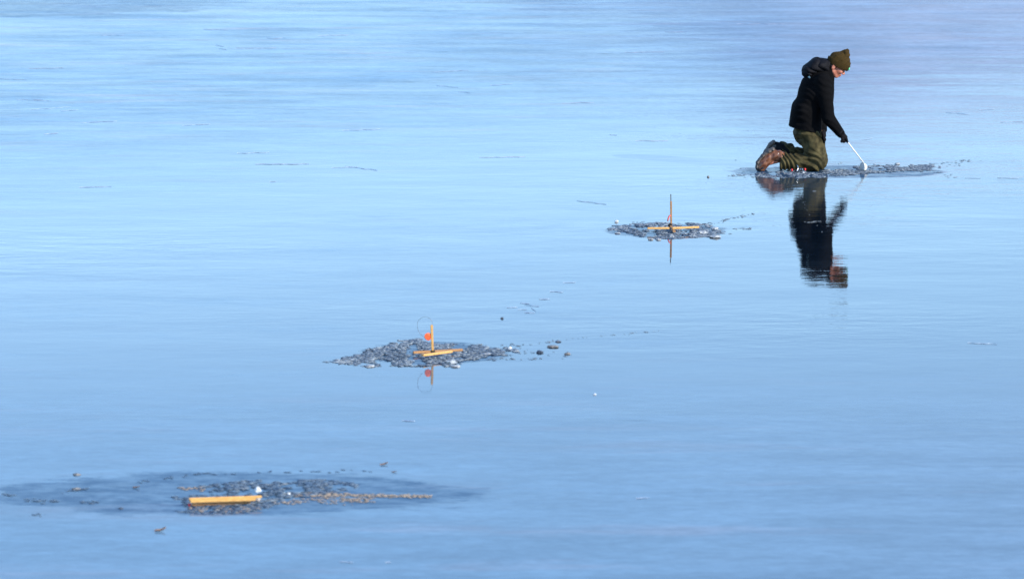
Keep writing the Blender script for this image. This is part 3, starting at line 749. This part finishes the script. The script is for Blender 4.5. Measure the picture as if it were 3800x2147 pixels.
Cn = [(640, 1895), (650, 1850), (680, 1812), (790, 1795), (1000, 1778), (1230, 1776), (1330, 1795), (1320, 1815), (1230, 1832), (1040, 1850), (990, 1885), (900, 1903), (760, 1908)]
chips('ice_chips', M['slush_low'], patch(Cn, 2300, seed=12, thr=-.10, size=(.008, .024), hgt=.16, light=.12, mound=.006) + trail(230, 1825, 330, 1810, 60, 3) + trail(80, 1855, 215, 1858, 90, 3) + trail(300, 1862, 365, 1863, 40, 3)
      + trail(0, 1832, 60, 1836, 40, 4) + trail(510, 1790, 740, 1757, 70, 2.5, (.006, .014), (0, .1)) + trail(740, 1757, 1380, 1748, 80, 3, (.006, .014), (0, .1)) + trail(60, 1905, 170, 1912, 24, 3),
      'half melted dark slush around the flat tip-up')
sp = trail(1040, 1836, 1290, 1835, 1300, 3.5, (.004, .010), (.2, 1), .06) + trail(1290, 1837, 1600, 1841, 1300, 2.5, (.004, .010), (.2, 1), .06) + trail(1120, 1852, 1390, 1856, 500, 7, (.004, .011), (.0, .6), .1) + trail(980, 1866, 1120, 1862, 160, 4, (.004, .011), (.2, .9), .12) + trail(700, 1886, 960, 1884, 220, 8, (.005, .013), (0, .6), .15) + trail(660, 1812, 760, 1812, 60, 5, (.005, .012), (0, .5), .2)
chips('tan_slush_trail', M['tan_slush'], sp, 'thin tan slush trailing right of the flat tip-up')  # flat tan flakes in thin trails

def chunk(name, px, py, wpx, hpx, mat, label, cat, z=0., depth=1.1, sub=2, rough=.2):
    s = scale_at(py); bm = bmesh.new(); bmesh.ops.create_icosphere(bm, subdivisions=sub, radius=1); k = random.uniform(0, 50)
    for v in bm.verts:
        d = v.co.normalized(); v.co *= 1 + rough*2*mn.noise(d*1.6 + Vector((k, 0, 0))) + rough*.6*random.uniform(-1, 1); v.co.z = max(v.co.z, -.45)
    a = wpx/2/s; h = hpx/s/1.45*.72
    bmesh.ops.scale(bm, vec=(a, a*depth, h), verts=bm.verts[:])
    o = bm_obj(name, bm, mat, None); o.location = G(px, py + hpx*.3) + Vector((0, 0, h*.42 + z)); o.rotation_euler.z = random.uniform(-.3, .3)
    return tag(o, label, cat)
ck = [
 (2288, 820, 15, 12, 'white_ice', 'small bright white ice lump alone above the left end of the far slush patch'),
 (2655, 877, 42, 13, 'pale_ice', 'largest flat pale ice slab at the lower right corner of the far slush patch'),
 (2415, 887, 20, 8, 'grey_ice', 'grey ice lump below the left bar of the far tip-up, left of a similar one'),
 (2443, 888, 18, 8, 'grey_ice', 'grey ice lump just below the far slush patch, right of a similar one'),
 (2492, 877, 24, 12, 'grey_ice', 'rounded grey ice lump directly below the far tip-up upright'),
 (2605, 862, 34, 18, 'pale_ice', 'pale ice lump inside the right half of the far slush patch'),
 (2652, 846, 30, 9, 'pale_ice', 'bright flat ice piece beyond the right end of the far tip-up bar'),
 (2292, 864, 22, 7, 'grey_ice', 'thin grey ice flake below the left tip of the far slush patch'),
 (1672, 1342, 42, 20, 'pale_ice', 'broad pale ice lump just right of and below the middle tip-up'),
 (1690, 1357, 38, 10, 'grey_ice', 'flat grey ice piece at the lower edge below the middle tip-up'),
 (1372, 1356, 38, 10, 'grey_ice', 'low grey ice piece on the lower left edge of the middle slush patch'),
 (1806, 1312, 28, 10, 'grey_ice', 'pale grey ice piece at the right of the middle slush patch'),
 (2052, 1284, 42, 10, 'tan_ice', 'wide tan and grey ice piece right of the middle slush patch'),
 (2003, 1304, 26, 12, 'dark_ice', 'chunky dark ice piece right of the middle slush patch, below the wide tan piece'),
 (2105, 1311, 24, 8, 'tan_ice', 'tan ice piece farthest right of the middle slush patch'),
 (1893, 1290, 15, 12, 'white_ice', 'sparkling white ice bit at the right end of the middle slush patch'),
 (2070, 1266, 22, 7, 'dark_ice', 'flat dark ice sliver just above the wide tan piece'),
 (1863, 1179, 13, 8, 'dark_ice', 'lone dark speck on clear ice between the middle and far tip-ups'),
 (2207, 1461, 12, 8, 'white_ice', 'lone white ice crumb on bare ice below right of the middle tip-up'),
 (1072, 1831, 14, 14, 'white_ice', 'small white ice bead right of the flat tip-up'),
 (448, 1884, 18, 8, 'dark_ice', 'dark ice speck left of the flat tip-up'),
 (285, 1758, 32, 8, 'tan_ice', 'pale tan flake far left, above the blue wet patch'),
 (283, 1811, 34, 8, 'tan_ice', 'pale tan flake on a dark smudge left in the blue wet patch'),
 (2628, 655, 9, 9, 'tan_ice', 'small brown lump on the ice left of the kneeling person'),
 (3330, 607, 20, 9, 'pale_ice', 'pale ice lump on the slush strip right of the white ladle'),
 (2982, 641, 9, 8, 'white_ice', 'shining ice bit under the small reel'),
]
for (px, py, ww, hh, m, lab) in ck: chunk('ice_chunk', px, py, ww, hh, M[m], lab, 'ice chunk')
z_ = .060; chunk('ice_chunk', 957, 1838, 24, 24, M['white_ice'], 'white ice lump sitting on the right end of the flat tip-up', 'ice chunk', z=.038)
chunk('ice_chunk', 707, 1872, 16, 11, M['white_ice'], 'small white ice lump against the left end of the flat tip-up', 'ice chunk', z=.01)
def leaf(px, py, wpx, ang, label, mat='leaf', curl=.5):
    s = scale_at(py); Lg = wpx/s; bm = bmesh.new(); rows = []
    for i in range(7):
        t = i/6; wd = Lg*.30*math.sin(math.pi*min(1, t*.9+.08))**.8
        rows.append([bm.verts.new(((t-.5)*Lg, wd*k*(1 + .2*random.uniform(-1, 1)), .002 + Lg*curl*(abs(k)**1.5*.16 + max(0, t-.5)**1.4*.7))) for k in (-1, -.5, 0, .5, 1)])
    for a, b_ in zip(rows, rows[1:]):
        for j in range(4): bm.faces.new((a[j], a[j+1], b_[j+1], b_[j]))
    r = bmesh.ops.solidify(bm, geom=bm.faces[:], thickness=.0015)
    o = bm_obj('dead_leaf', bm, M[mat], None); o.location = G(px, py + 4); o.rotation_euler.z = ang
    return tag(o, label, 'leaf')
leaf(595, 1966, 42, .3, 'curled brown leaf nearest the camera, below left of the flat tip-up', curl=.9)
leaf(505, 1806, 28, -.4, 'small brown leaf at the upper left of the blue wet patch', curl=.8)
leaf(1425, 1720, 32, .5, 'narrow brown leaf on bare ice above the right part of the blue wet patch', curl=.7)
leaf(1463, 1747, 22, -.3, 'small brown leaf on the upper rim of the blue wet patch')

# scratches and refrozen crack ridges lying on the sheet
M['scratch'] = mottled('scratched_ice', (.33, .42, .54), (.36, .44, .54), 8, .3, .2, .002)
M['faint_scratch'] = mottled('faintly_scratched_ice', (.28, .34, .44), (.38, .38, .46), 8, .25, .2, .002)
def scratches(name, mat, lines, label):
    bm = bmesh.new()
    for (px0, py0, px1, py1, wd) in lines:
        n = max(6, int(abs(px1-px0)/5)); k = random.uniform(0, 99); rows = []
        for i in range(n+1):
            t = i/n; x = px0 + (px1-px0)*t; y = py0 + (py1-py0)*t + 2.2*mn.noise((x*.03, k, 0)); p = G(x, y)
            wv = wd*math.sin(math.pi*t)**.7*max(.0, .45 + 1.3*mn.noise((x*.06, k, 5)))+.0015
            rows.append([bm.verts.new((p.x, p.y - wv, .0025)), bm.verts.new((p.x, p.y, .0055)), bm.verts.new((p.x, p.y + wv, .0025))])
        for a, b_ in zip(rows, rows[1:]):
            for q in (0, 1): bm.faces.new((a[q], b_[q], b_[q+1], a[q+1]))
    return tag(bm_obj(name, bm, mat, None), label, kind='stuff')
SCR = [(300, 456, 435, 450), (675, 468, 780, 461), (60, 370, 190, 376), (110, 408, 260, 398), (225, 412, 290, 409), (120, 370, 160, 372), (1270, 485, 1410, 480), (1620, 318, 1700, 326), (1700, 342, 1745, 345),
       (1600, 268, 1740, 262), (1820, 318, 1900, 312), (3510, 418, 3600, 425), (3630, 408, 3690, 406), (1280, 618, 1400, 632), (1230, 623, 1330, 620), (800, 169, 830, 174), (810, 180, 840, 184),
       (1000, 675, 1025, 674), (0, 293, 100, 297), (3190, 520, 3240, 514), (1945, 1130, 2000, 1137), (1970, 1140, 1990, 1155), (1930, 1125, 1965, 1127), (1880, 1141, 1920, 1140), (1920, 1149, 1955, 1150), (1945, 1160, 1985, 1161),
       (2000, 1110, 2040, 1109), (2090, 1048, 2135, 1048), (2040, 1083, 2090, 1082), (1260, 2084, 1310, 2086), (1430, 2086, 1450, 2086), (2360, 1848, 2410, 1846), (3590, 1272, 3700, 1276), (2260, 500, 2290, 502), (3700, 660, 3780, 662),
       (3580, 660, 3640, 662), (2140, 745, 2250, 758), (880, 570, 1000, 566), (1490, 1560, 1540, 1562)]
scratches('ice_scratches', M['scratch'], [(*q_, random.uniform(.008, .022)) for q_ in SCR], 'dark scratches in the ice sheet')
fl = []
while len(fl) < 16:
    x = random.uniform(-50, 3800); y = 5 + 700*random.random()**1.2; ln = random.uniform(40, 200)
    if 2680 < x < 3500 and y > 120: continue
    fl.append((x, y, x + ln, y + random.uniform(-5, 4), random.uniform(.008, .022)))
scratches('faint_scratches', M['faint_scratch'], fl, 'faint hairline marks on the far ice')
